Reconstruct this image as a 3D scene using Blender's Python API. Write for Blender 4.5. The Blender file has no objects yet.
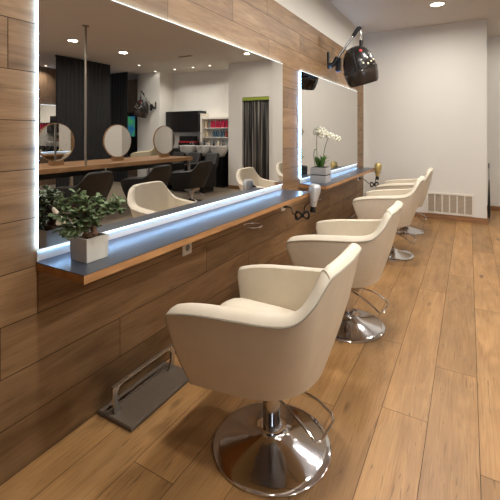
import bpy, bmesh, math, random
from mathutils import Vector, Matrix, Quaternion
random.seed(11)
C = bpy.context.scene.collection
PI = math.pi

# ------------------------------------------------------------------ helpers
class MB:
    def __init__(self): self.v=[]; self.f=[]; self.sharp=[]
    def add(self, vs, fs, mat=None):
        o=len(self.v)
        self.v += [tuple((mat @ Vector(p)) if mat else p) for p in vs]
        self.f += [tuple(o+i for i in f) for f in fs]
        return o
    def box(self, lo, hi, mat=None):
        (a,b,c),(d,e,f)=lo,hi
        self.add([(a,b,c),(d,b,c),(d,e,c),(a,e,c),(a,b,f),(d,b,f),(d,e,f),(a,e,f)],
                 [(3,2,1,0),(4,5,6,7),(0,1,5,4),(1,2,6,5),(2,3,7,6),(3,0,4,7)],mat)
        return self
    def lathe(self, prof, n=32, mat=None, sx=1, sy=1, ring=False):
        vs=[];fs=[];rings=[]
        for r,z in prof:
            if r<1e-6: rings.append([len(vs)]); vs.append((0,0,z))
            else:
                rings.append(list(range(len(vs),len(vs)+n)))
                vs += [(r*sx*math.cos(2*PI*i/n), r*sy*math.sin(2*PI*i/n), z) for i in range(n)]
        for a,b in zip(rings,rings[1:]):
            for i in range(n):
                j=(i+1)%n
                if len(a)==1 and len(b)==1: continue
                if len(a)==1: fs.append((a[0],b[j],b[i]))
                elif len(b)==1: fs.append((a[i],a[j],b[0]))
                else: fs.append((a[i],a[j],b[j],b[i]))
        if ring:
            a,b=rings[-1],rings[0]
            fs += [(a[i],a[(i+1)%n],b[(i+1)%n],b[i]) for i in range(n)]
        else:
            if len(rings[0])>1: fs.append(tuple(reversed(rings[0])))
            if len(rings[-1])>1: fs.append(tuple(rings[-1]))
        self.add(vs,fs,mat); return self
    def tube(self, pts, r, n=8, closed=False, mat=None, flat=1.0):
        P=[Vector(p) for p in pts]; m=len(P)
        R=r if isinstance(r,(list,tuple)) else [r]*m
        T=[]
        for i in range(m):
            if closed: t=P[(i+1)%m]-P[i-1]
            else: t=P[min(i+1,m-1)]-P[max(i-1,0)]
            T.append(t.normalized())
        up=Vector((0,0,1)) if abs(T[0].z)<.9 else Vector((1,0,0))
        nrm=(up-T[0]*up.dot(T[0])).normalized()
        vs=[];fs=[]
        for i in range(m):
            nrm=(nrm-T[i]*nrm.dot(T[i])).normalized(); b=T[i].cross(nrm)
            for k in range(n):
                a=2*PI*k/n
                vs.append(tuple(P[i]+nrm*(math.cos(a)*R[i])+b*(math.sin(a)*R[i]*flat)))
        for i in range(m if closed else m-1):
            j=(i+1)%m
            for k in range(n):
                l=(k+1)%n
                fs.append((i*n+k,i*n+l,j*n+l,j*n+k))
        if not closed:
            fs.append(tuple(reversed(range(n)))); fs.append(tuple(range((m-1)*n,m*n)))
        self.add(vs,fs,mat); return self
    def build(self, name, mat, parent=None, smooth=False, bevel=0, seg=2, ang=35, sub=0, solid=0, autosharp=40):
        me=bpy.data.meshes.new(name); me.from_pydata(self.v,[],self.f)
        bm=bmesh.new(); bm.from_mesh(me)
        bmesh.ops.recalc_face_normals(bm,faces=bm.faces)
        if smooth:
            for f in bm.faces: f.smooth=True
            for e in bm.edges:
                if len(e.link_faces)==2 and e.calc_face_angle(0)>math.radians(autosharp): e.smooth=False
        bm.to_mesh(me); bm.free()
        me.materials.append(mat)
        o=bpy.data.objects.new(name,me); C.objects.link(o)
        if parent: o.parent=parent
        if solid:
            m=o.modifiers.new('t','SOLIDIFY'); m.thickness=solid
        if bevel:
            m=o.modifiers.new('b','BEVEL'); m.width=bevel; m.segments=seg; m.limit_method='ANGLE'; m.angle_limit=math.radians(ang)
            m.harden_normals=False
        if sub:
            m=o.modifiers.new('s','SUBSURF'); m.levels=sub; m.render_levels=sub
        return o

def tag(o,label,cat,group=None,kind=None):
    if kind: o['kind']=kind
    if label: o['label']=label
    if cat: o['category']=cat
    if group: o['group']=group
    return o
def thing(name,label,cat,loc=(0,0,0),rz=0,group=None):
    o=bpy.data.objects.new(name,None); C.objects.link(o); o.empty_display_size=.05
    o.location=loc; o.rotation_euler=(0,0,rz)
    return tag(o,label,cat,group)
def struct(o): o['kind']='structure'; return o
def dup(root,loc=None,rz=None,label=None,group=None,remat=None):
    def cp(o,par):
        c=o.copy(); C.objects.link(c)
        if par: c.parent=par
        if remat and o.type=='MESH':
            mm=o.data.materials[0]
            if mm.name in remat:
                c.data=remat_mesh(o.data,remat[mm.name])
        for ch in list(o.children): cp(ch,c)
        return c
    r=cp(root,None)
    if loc is not None: r.location=loc
    if rz is not None: r.rotation_euler=(0,0,rz)
    if label: r['label']=label
    if group: r['group']=group
    return r
_rm={}
def remat_mesh(me,mat):
    k=(me.name,mat.name)
    if k not in _rm:
        n=me.copy(); n.materials.clear(); n.materials.append(mat); _rm[k]=n
    return _rm[k]
def catmull(P,n):
    P=[Vector(p) for p in P]; out=[]
    Q=[P[0]*2-P[1]]+P+[P[-1]*2-P[-2]]
    for i in range(1,len(Q)-2):
        for k in range(n):
            t=k/n; a,b,c,d=Q[i-1],Q[i],Q[i+1],Q[i+2]
            out.append(.5*((2*b)+(c-a)*t+(2*a-5*b+4*c-d)*t*t+(3*b-a-3*c+d)*t**3))
    out.append(P[-1]); return out
def Tm(loc=(0,0,0),rot=None,sc=None):
    m=Matrix.Translation(loc)
    if rot: m=m@Matrix.Rotation(rot[2],4,'Z')@Matrix.Rotation(rot[1],4,'Y')@Matrix.Rotation(rot[0],4,'X')
    if sc: m=m@Matrix.Diagonal((*sc,1))
    return m

# ---------------------------------------------------------------- materials
def srgb(r,g,b):
    f=lambda c:(c/255/12.92) if c/255<=.04045 else ((c/255+.055)/1.055)**2.4
    return (f(r),f(g),f(b),1)
def newmat(name):
    m=bpy.data.materials.new(name); m.use_nodes=True
    nt=m.node_tree; b=nt.nodes['Principled BSDF']; return m,nt,b
def mat(name,col,rough=.5,metal=0,spec=.5,noise=None,bump=None,coat=0,scale=(1,1,1)):
    m,nt,b=newmat(name)
    b.inputs['Base Color'].default_value=col; b.inputs['Roughness'].default_value=rough
    b.inputs['Metallic'].default_value=metal; b.inputs['Specular IOR Level'].default_value=spec
    b.inputs['Coat Weight'].default_value=coat
    L=nt.links.new; N=nt.nodes.new
    if noise or bump:
        tc=N('ShaderNodeTexCoord'); mp=N('ShaderNodeMapping'); mp.inputs['Scale'].default_value=scale
        L(tc.outputs['Object'],mp.inputs['Vector'])
    if noise:
        sc,amt=noise
        n=N('ShaderNodeTexNoise'); n.inputs['Scale'].default_value=sc; n.inputs['Detail'].default_value=5
        L(mp.outputs['Vector'],n.inputs['Vector'])
        r=N('ShaderNodeMapRange'); r.inputs[3].default_value=1-amt; r.inputs[4].default_value=1+amt
        r.inputs[1].default_value=.25; r.inputs[2].default_value=.75
        L(n.outputs['Fac'],r.inputs[0])
        x=N('ShaderNodeVectorMath'); x.operation='SCALE'; x.inputs[0].default_value=col[:3]
        L(r.outputs[0],x.inputs['Scale']); L(x.outputs[0],b.inputs['Base Color'])
    if bump:
        sc,st=bump
        n=N('ShaderNodeTexNoise'); n.inputs['Scale'].default_value=sc; n.inputs['Detail'].default_value=3
        L(mp.outputs['Vector'],n.inputs['Vector'])
        bp=N('ShaderNodeBump'); bp.inputs['Strength'].default_value=st; bp.inputs['Distance'].default_value=.002
        L(n.outputs['Fac'],bp.inputs['Height']); L(bp.outputs[0],b.inputs['Normal'])
    return m
def emit(name,col,strength):
    m,nt,b=newmat(name)
    b.inputs['Base Color'].default_value=(.8,.8,.8,1)
    b.inputs['Emission Color'].default_value=col; b.inputs['Emission Strength'].default_value=strength
    return m
def wood(name,dark,mid,light,rough=.45,plank=True,axis=1,grain=1.0,spec=.4,knot=.45):
    m,nt,b=newmat(name); N=nt.nodes.new; L=nt.links.new
    b.inputs['Roughness'].default_value=rough; b.inputs['Specular IOR Level'].default_value=spec
    if plank:
        uv=N('ShaderNodeUVMap'); uv.uv_map='plank'; src=uv.outputs[0]
    else:
        tc=N('ShaderNodeTexCoord'); sp=N('ShaderNodeSeparateXYZ'); L(tc.outputs['Object'],sp.inputs[0])
        cb=N('ShaderNodeCombineXYZ'); o=[0,1,2]; o.remove(axis)
        L(sp.outputs[axis],cb.inputs[0]); L(sp.outputs[o[0]],cb.inputs[1]); L(sp.outputs[o[1]],cb.inputs[2]); src=cb.outputs[0]
    def noise(sx,sy,det,dist=0,rough=.55):
        mp=N('ShaderNodeMapping'); mp.inputs['Scale'].default_value=(sx,sy,sy); L(src,mp.inputs[0])
        n=N('ShaderNodeTexNoise'); n.inputs['Scale'].default_value=1; n.inputs['Detail'].default_value=det
        n.inputs['Distortion'].default_value=dist; n.inputs['Roughness'].default_value=rough
        L(mp.outputs[0],n.inputs['Vector']); return n.outputs['Fac']
    big=noise(1.6,13,5,1.2); fine=noise(5,150,4); blotch=noise(2.2,4.5,3,.5)
    ramp=N('ShaderNodeValToRGB'); e=ramp.color_ramp.elements
    e[0].position=.22; e[0].color=dark; e[1].position=.78; e[1].color=light
    k=ramp.color_ramp.elements.new(.5); k.color=mid
    L(big,ramp.inputs[0])
    def mr(s,a,b_,lo=.3,hi=.7):
        r=N('ShaderNodeMapRange'); r.inputs[1].default_value=lo; r.inputs[2].default_value=hi
        r.inputs[3].default_value=a; r.inputs[4].default_value=b_; L(s,r.inputs[0]); return r.outputs[0]
    def mul(a,b_):
        x=N('ShaderNodeMath'); x.operation='MULTIPLY'
        L(a,x.inputs[0]); L(b_,x.inputs[1]); return x.outputs[0]
    f=mul(mr(fine,1-.16*grain,1+.12*grain),mr(blotch,1-.18*grain,1+.12*grain))
    # knots and short dark cracks
    mp=N('ShaderNodeMapping'); mp.inputs['Scale'].default_value=(1.7,5.2,1); L(src,mp.inputs[0])
    nz=N('ShaderNodeTexNoise'); nz.inputs['Scale'].default_value=4; L(mp.outputs[0],nz.inputs['Vector'])
    mx=N('ShaderNodeMix'); mx.data_type='VECTOR'; mx.inputs[0].default_value=.09; L(mp.outputs[0],mx.inputs[4]); L(nz.outputs['Color'],mx.inputs[5])
    vo=N('ShaderNodeTexVoronoi'); vo.inputs['Scale'].default_value=1.0; vo.inputs['Randomness'].default_value=1; L(mx.outputs[1],vo.inputs['Vector'])
    f=mul(f,mr(vo.outputs['Distance'],1-knot,1.0,.02,.13))
    cr=noise(3.2,42,2,2.5)
    f=mul(f,mr(cr,1-.5*knot,1.0,.30,.36))
    if plank:
        at=N('ShaderNodeAttribute'); at.attribute_name='rnd'; f=mul(f,mr(at.outputs['Fac'],.84,1.14,0,1))
    x=N('ShaderNodeVectorMath'); x.operation='SCALE'; L(ramp.outputs[0],x.inputs[0]); L(f,x.inputs['Scale'])
    L(x.outputs[0],b.inputs['Base Color'])
    bp=N('ShaderNodeBump'); bp.inputs['Strength'].default_value=.12; bp.inputs['Distance'].default_value=.001
    L(fine,bp.inputs['Height']); L(bp.outputs[0],b.inputs['Normal'])
    return m

M={}
M['wall_wood']=wood('brown oak laminate',srgb(113,85,57),srgb(141,110,77),srgb(160,130,95),.45,knot=.5)
M['floor_wood']=wood('golden oak floor',srgb(138,101,61),srgb(158,119,75),srgb(172,134,89),.40,knot=.8)
M['edge_wood']=wood('shelf edge wood',srgb(150,104,62),srgb(176,128,82),srgb(192,146,98),.45,plank=False,knot=.1)
M['table_wood']=wood('island oak',srgb(126,92,60),srgb(148,110,74),srgb(162,126,90),.45,plank=False,knot=.15)
M['base_wood']=wood('baseboard wood',srgb(120,84,54),srgb(146,106,72),srgb(166,124,88),.5,plank=False,axis=0,knot=.1)
M['brown_wall']=wood('far wall wood',srgb(104,80,60),srgb(124,98,76),srgb(140,114,92),.5,plank=False,axis=2,knot=.1)
M['groove']=mat('plank groove',srgb(40,26,17),.9)
M['white']=mat('white plaster',srgb(226,222,214),.85,spec=.2,noise=(3,.012),bump=(60,.05))
M['darkwall']=mat('dark grey wall paint',srgb(66,62,60),.8)
M['ceil']=mat('ceiling paint',srgb(222,214,204),.9,spec=.1,noise=(2,.01))
M['tile']=mat('greige floor tile',srgb(142,128,110),.4,noise=(5,.12))
M['mirror']=mat('silvered glass',(.80,.79,.77,1),.0,1)
M['alu']=mat('brushed aluminium',(.62,.63,.64,1),.3,1)
M['led']=emit('cool white led',(.32,.59,1,1),48)
M['led_low']=emit('cool white lower led',(.30,.56,1,1),34)
M['led2']=emit('cool white light guide',(.72,.86,1,1),1.1)
M['slate']=mat('slate blue laminate',srgb(58,63,74),.29,spec=.55)
M['cream']=mat('cream leather',srgb(222,211,191),.46,noise=(18,.03),bump=(220,.16))
M['piping']=mat('taupe piping',srgb(166,158,142),.5)
M['seam']=mat('beige piping',srgb(176,166,144),.5)
M['black_leather']=mat('dark brown leather',srgb(25,21,19),.45,noise=(14,.1),bump=(200,.12))
M['beige_leather']=mat('beige leather',srgb(196,180,148),.5,noise=(14,.04))
M['dark_piping']=mat('dark piping',srgb(26,22,20),.5)
M['chrome']=mat('chrome',(.64,.64,.66,1),.10,1)
M['steel']=mat('satin steel',(.58,.57,.55,1),.25,1)
M['footplate']=mat('grey brown footplate',srgb(92,80,68),.5,noise=(40,.1),bump=(120,.2))
M['pot']=mat('white ceramic',srgb(222,218,208),.4,noise=(10,.02))
M['soil']=mat('dark potting soil',srgb(46,30,20),.95,noise=(90,.5),bump=(120,1))
M['bark']=mat('gnarled brown bark',srgb(112,82,60),.8,noise=(60,.35),bump=(90,.8))
M['leaf']=mat('succulent leaf green',srgb(106,124,86),.32,noise=(30,.3))
M['greywood']=mat('weathered grey wood',srgb(172,170,170),.75,noise=(9,.2),scale=(1,1,9))
M['band']=mat('dark grey band',srgb(62,60,60),.7)
M['petal']=mat('white orchid petal',srgb(240,238,222),.6,noise=(60,.04))
M['lip']=mat('yellow orchid centre',srgb(214,196,90),.6)
M['stem']=mat('orchid stem green',srgb(70,92,44),.55)
M['orleaf']=mat('orchid leaf green',srgb(70,110,44),.4,noise=(20,.25))
M['silver']=mat('silver dryer shell',(.62,.64,.66,1),.25,.45)
M['gold']=mat('gold dryer shell',(.66,.50,.20,1),.28,.6)
M['black']=mat('black plastic',srgb(20,20,21),.35)
M['blackmatte']=mat('matte black rubber',srgb(16,16,17),.6)
M['hood']=mat('glossy black hood plastic',srgb(30,27,25),.26)
M['visor']=mat('smoky brown visor',srgb(52,44,39),.2)
M['ivory']=mat('ivory knob',srgb(226,214,188),.4)
M['red']=mat('red badge',srgb(190,40,48),.4)
M['blue']=mat('blue clip',srgb(60,110,190),.4)
M['sockwhite']=mat('white socket plastic',srgb(226,222,212),.35)
M['sockdark']=mat('socket recess grey',srgb(120,116,108),.5)
M['grille']=mat('cream grille frame',srgb(226,220,208),.5)
M['louvre']=mat('tan louvre',srgb(204,192,174),.6)
M['lamp']=emit('warm downlight',(1,.86,.68,1),14)
M['smalllamp']=emit('warm small spot',(1,.88,.72,1),10)
M['ring']=mat('white lamp ring',srgb(230,226,218),.4)
M['screenblack']=mat('black fabric screen',srgb(15,14,14),.8,bump=(80,.3))
M['blackgloss']=mat('black lacquer',srgb(20,19,20),.3)
M['green']=mat('lime curtain rail',srgb(150,166,52),.5)
M['polebrass']=mat('dull bronze pole',(.30,.26,.21,1),.35,.9)
M['basin']=mat('white basin ceramic',srgb(196,192,186),.18)
M['pink']=mat('crimson bottle',srgb(196,36,78),.35)
M['bluebottle']=mat('slate blue bottle',srgb(66,92,110),.35)
M['rust']=mat('rust red bottle',srgb(140,58,48),.4)
M['creambottle']=mat('cream bottle',srgb(214,196,166),.4)
M['rugwhite']=mat('pale door paint',srgb(205,196,182),.6)
m,nt,b=newmat('striped curtain'); N=nt.nodes.new; L=nt.links.new
tc=N('ShaderNodeTexCoord'); w=N('ShaderNodeTexNoise'); mp=N('ShaderNodeMapping'); mp.inputs['Scale'].default_value=(38,38,.4)
L(tc.outputs['Object'],mp.inputs[0]); L(mp.outputs[0],w.inputs['Vector']); w.inputs['Scale'].default_value=1
r=N('ShaderNodeValToRGB'); r.color_ramp.elements[0].position=.50; r.color_ramp.elements[0].color=srgb(28,27,28); r.color_ramp.elements[1].position=.62; r.color_ramp.elements[1].color=srgb(150,142,132)
L(w.outputs['Fac'],r.inputs[0]); L(r.outputs[0],b.inputs['Base Color']); b.inputs['Roughness'].default_value=.8; M['curtain']=m
m,nt,b=newmat('lit screen picture'); N=nt.nodes.new; L=nt.links.new
tc=N('ShaderNodeTexCoord'); w=N('ShaderNodeTexNoise'); w.inputs['Scale'].default_value=6; L(tc.outputs['Object'],w.inputs['Vector'])
r=N('ShaderNodeValToRGB'); r.color_ramp.elements[0].position=.4; r.color_ramp.elements[0].color=srgb(30,90,150); r.color_ramp.elements[1].position=.62; r.color_ramp.elements[1].color=srgb(70,150,80)
L(w.outputs['Fac'],r.inputs[0]); L(r.outputs[0],b.inputs['Emission Color']); b.inputs['Base Color'].default_value=(.02,.02,.02,1); b.inputs['Emission Strength'].default_value=.8; M['screen']=m
m,nt,b=newmat('window glass'); N=nt.nodes.new; L=nt.links.new
tr=N('ShaderNodeBsdfTransparent'); gl=N('ShaderNodeBsdfGlossy'); gl.inputs['Roughness'].default_value=0
fr=N('ShaderNodeFresnel'); mxs=N('ShaderNodeMixShader'); L(fr.outputs[0],mxs.inputs[0]); L(tr.outputs[0],mxs.inputs[1]); L(gl.outputs[0],mxs.inputs[2])
L(mxs.outputs[0],nt.nodes['Material Output'].inputs[0]); M['glass']=m

# ------------------------------------------------------------- room shell
CEIL=3.22; X1=8.4; Y0=-2.6; YB=7.07; BX=1.89; YR=8.36; YA=9.0
def planks(name,rows,a0,a1,xyz,mt,L=1.285,gap=.0012,joints={},back=None,default_seed=3):
    """rows: list of (b0,b1); one quad per plank, laid along a"""
    rnd=random.Random(default_seed)
    V=[];F=[];UV=[];R=[]
    for i,(b0,b1) in enumerate(rows):
        j=joints.get(i); off=(j if j is not None else rnd.uniform(0,L))
        s=off-math.ceil((off-a0)/L)*L
        while s<a1:
            p0,p1=max(s,a0),min(s+L,a1)
            if p1-p0>.01:
                ru,rv=rnd.uniform(0,60),rnd.uniform(0,60); t=rnd.random()
                o=len(V)
                q=[(p0+gap,b0+gap),(p1-gap,b0+gap),(p1-gap,b1-gap),(p0+gap,b1-gap)]
                V+=[xyz(a,b_) for a,b_ in q]; F.append((o,o+1,o+2,o+3))
                UV+=[(a-p0+ru,b_-b0+rv) for a,b_ in q]; R.append(t)
            s+=L
    me=bpy.data.meshes.new(name); me.from_pydata(V,[],F)
    uv=me.uv_layers.new(name='plank')
    for k,c in enumerate(UV): uv.data[k].uv=c
    at=me.attributes.new('rnd','FLOAT','FACE')
    for k,t in enumerate(R): at.data[k].value=t
    me.materials.append(mt); me.materials.append(M['groove'])
    if back:
        bm=bmesh.new(); bm.from_mesh(me); fs=[]
        lo,hi=back
        r=bmesh.ops.create_cube(bm,size=1)
        c=[(lo[k]+hi[k])/2 for k in range(3)]; s=[hi[k]-lo[k] for k in range(3)]
        for v in r['verts']: v.co=Vector([c[k]+v.co[k]*s[k] for k in range(3)])
        for f in {f for v in r['verts'] for f in v.link_faces}: f.material_index=1
        bm.to_mesh(me); bm.free()
    o=bpy.data.objects.new(name,me); C.objects.link(o); return struct(o)

# floor: golden oak planks along y, greige tile beyond
FX=2.546
w=.2165; x0=1.25-w*6
rows=[]; x=x0
while x<FX-.01: rows.append((x,min(x+w,FX))); x+=w
rows[0]=(rows[0][0],rows[0][1])
rows=[(max(a,0.0),b_) for a,b_ in rows if b_>0.005]
jm={}
for i,(a,b_) in enumerate(rows):
    cx_=(a+b_)/2
    for c0,yy in ((.926,1.95),(1.142,2.75),(1.36,2.07),(1.57,2.59),(1.79,1.86)):
        if abs(cx_-c0)<.06: jm[i]=yy
planks('floor',rows,Y0,9.3,lambda a,b_:(b_,a,0),M['floor_wood'],L=1.75,joints=jm,back=((-.1,Y0,-.05),(FX,9.3,-.0015)))
struct(MB().box((FX,Y0,-.05),(X1+.1,9.3,0)).build('floor',M['tile']))
# left wall
WP=.2108; ZT=2.7147
rows=[(k*WP,min((k+1)*WP,ZT)) for k in range(13)]
planks('wall_left',rows,Y0,6.99,lambda a,b_:(0,a,b_),M['wall_wood'],L=1.401,gap=.0017,
       joints={0:1.95,1:1.456,2:.845+1.401-.001,3:1.0,4:.72,10:1.836,11:2.6,12:.4},back=((-.012,Y0,0),(-.003,6.99,ZT)),default_seed=5)
struct(MB().box((-.15,Y0,0),(-.012,YB+.05,CEIL)).build('wall_left',M['white']))
# ceiling, front wall with shop window, opposite wall
struct(MB().box((-.15,Y0-.15,CEIL),(X1+.15,9.45,CEIL+.12)).build('ceiling',M['ceil']))
WX0,WX1,WZ0,WZ1=3.2,7.9,.35,2.75
fw=MB(); fw.box((-.15,Y0-.15,0),(WX0,Y0,CEIL)); fw.box((WX1,Y0-.15,0),(X1+.15,Y0,CEIL)); fw.box((WX0,Y0-.15,0),(WX1,Y0,WZ0)); fw.box((WX0,Y0-.15,WZ1),(WX1,Y0,CEIL))
struct(fw.build('wall_front',M['darkwall']))
wf=MB()
for xx in (WX0,(2*WX0+WX1)/3,(WX0+2*WX1)/3,WX1-.06): wf.box((xx,Y0-.1,WZ0),(xx+.06,Y0-.04,WZ1))
wf.box((WX0,Y0-.1,WZ0),(WX1,Y0-.04,WZ0+.06)); wf.box((WX0,Y0-.1,WZ1-.06),(WX1,Y0-.04,WZ1))
win=struct(wf.build('window_1',M['alu']))
MB().box((WX0+.02,Y0-.075,WZ0+.02),(WX1-.02,Y0-.065,WZ1-.02)).build('pane',M['glass'],win)
struct(MB().box((X1,Y0-.15,0),(X1+.15,9.45,CEIL)).build('wall_right',M['brown_wall']))
# back block (the white wall at the end of the mirror wall)
struct(MB().box((-.15,YB,0),(BX,YR+.1,CEIL)).build('wall_back',M['white']))
# recess wall with the curtained doorway
DX0,DX1,DZ=2.62,3.385,2.33
rw=MB(); rw.box((BX,YR,0),(DX0,YR+.15,CEIL)); rw.box((DX1,YR,0),(3.80,YR+.15,CEIL)); rw.box((DX0,YR,DZ),(DX1,YR+.15,CEIL))
struct(rw.build('wall_recess',M['white']))
struct(MB().box((DX0,YR+.15,0),(3.8,YR+.9,CEIL)).box((BX,YR+.15,0),(DX0,YR+.9,CEIL)).build('wall_store',M['white']))
# basin wall and bulkhead, pillar, far brown wall
struct(MB().box((3.80,YA,0),(6.22,9.3,CEIL)).build('wall_basins',M['white']))
struct(MB().box((6.20,8.40,0),(7.10,9.3,CEIL)).build('wall_pillar',M['white']))
struct(MB().box((7.10,9.2,0),(X1,9.35,CEIL)).build('wall_far',M['brown_wall']))
struct(MB().box((0.0,YB-.014,0),(BX+.014,YB,.085)).box((BX,YB,0),(BX+.014,YR,.085)).build('baseboard_back',M['base_wood'],bevel=.003))
struct(MB().box((BX+.014,YR-.014,0),(DX0,YR,.085)).box((DX1,YR-.014,0),(3.80,YR,.085)).build('baseboard_recess',M['base_wood'],bevel=.003))

# --------------------------------------------------------------- mirrors
def lit_mirror(y0,y1,z0,z1,label,loc=(0,0,0),rz=0,low=True):
    t=thing('wall_mirror',label,'mirror',loc,rz,'backlit wall mirrors')
    MB().box((.0005,y0+.013,z0+.013),(.0112,y1-.013,z1-.013)).build('backing_frame',M['alu'],t)
    MB().box((.0114,y0,z0),(.0142,y1,z1)).build('mirror_glass',M['mirror'],t)
    MB().box((.0143,y0,z1-.004),(.0149,y1,z1)).build('frosted_edge',M['led2'],t)
    MB().box((.0143,y0,z0),(.0149,y1,z0+.007)).build('frosted_edge',M['led2'],t)
    if low: MB().box((.0003,y0,.8605),(.004,y1,z0-.001)).build('added_white_strip',M['sockwhite'],t)  # white strip added over the wood so the gap catches the LED glow
    def strip(lo,hi,n,mt):
        # one continuous strip, cut into short lengths so that it lights evenly
        m=MB(); ax=1 if hi[1]-lo[1]>hi[2]-lo[2] else 2; k=int((hi[ax]-lo[ax])/.06)+1; vs=[];fs=[]
        for i in range(k+1):
            q=lo[ax]+(hi[ax]-lo[ax])*i/k
            if ax==1: vs+=[(lo[0],q,lo[2]),(hi[0],q,lo[2]),(hi[0],q,hi[2]),(lo[0],q,hi[2])]
            else: vs+=[(lo[0],lo[1],q),(hi[0],lo[1],q),(hi[0],hi[1],q),(lo[0],hi[1],q)]
        for i in range(k):
            for j in range(4): fs.append((4*i+j,4*i+(j+1)%4,4*i+4+(j+1)%4,4*i+4+j))
        fs += [(0,1,2,3),(4*k+3,4*k+2,4*k+1,4*k)]
        m.add(vs,fs); m.build(n,mt,t)
    strip((.001,y0+.001,z0+.013),(.0110,y0+.0128,z1-.013),'light_strip',M['led'])
    strip((.001,y0+.013,z1-.0128),(.0110,y1-.013,z1-.001),'light_strip',M['led'])
    strip((.001,y0+.013,z0+.001),(.0110,y1-.013,z0+.0128),'light_strip',M['led_low'])
    return t
MZ0,MZ1=.907,2.122
lit_mirror(.994,3.515,MZ0,MZ1,'large backlit wall mirror nearest the camera, above the shelf with the succulent')
lit_mirror(4.0,6.50,MZ0,MZ1,'backlit wall mirror at the far end, behind the white orchid')
lit_mirror(-1.3,0,MZ0-.1,2.2,'small lit mirror on the opposite brown wall, reflected at far left',(X1,6.15,0),PI,False)

# ---------------------------------------------------------------- shelves
def shelf(y0,y1,label):
    t=thing('wall_shelf',label,'shelf',(0,y0,0),0,'shelves under the wall mirrors')
    xf=.322; zt=.859; h=.037; l=y1-y0
    MB().box((.0005,.002,zt-h),(xf-.004,l-.002,zt-.003)).build('shelf_board',M['edge_wood'],t)
    MB().box((xf-.004,0,zt-h),(xf,l,zt-.0025)).build('edge_band',M['edge_wood'],t)
    MB().box((.0005,0,zt-.003),(xf,l,zt)).build('laminate_top',M['slate'],t)
    return t
shelf(.99,3.49,'long slate-topped wall shelf nearest the camera, holding the white pot')
shelf(3.96,6.42,'slate-topped wall shelf at far end, holding the orchid box')

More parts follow.
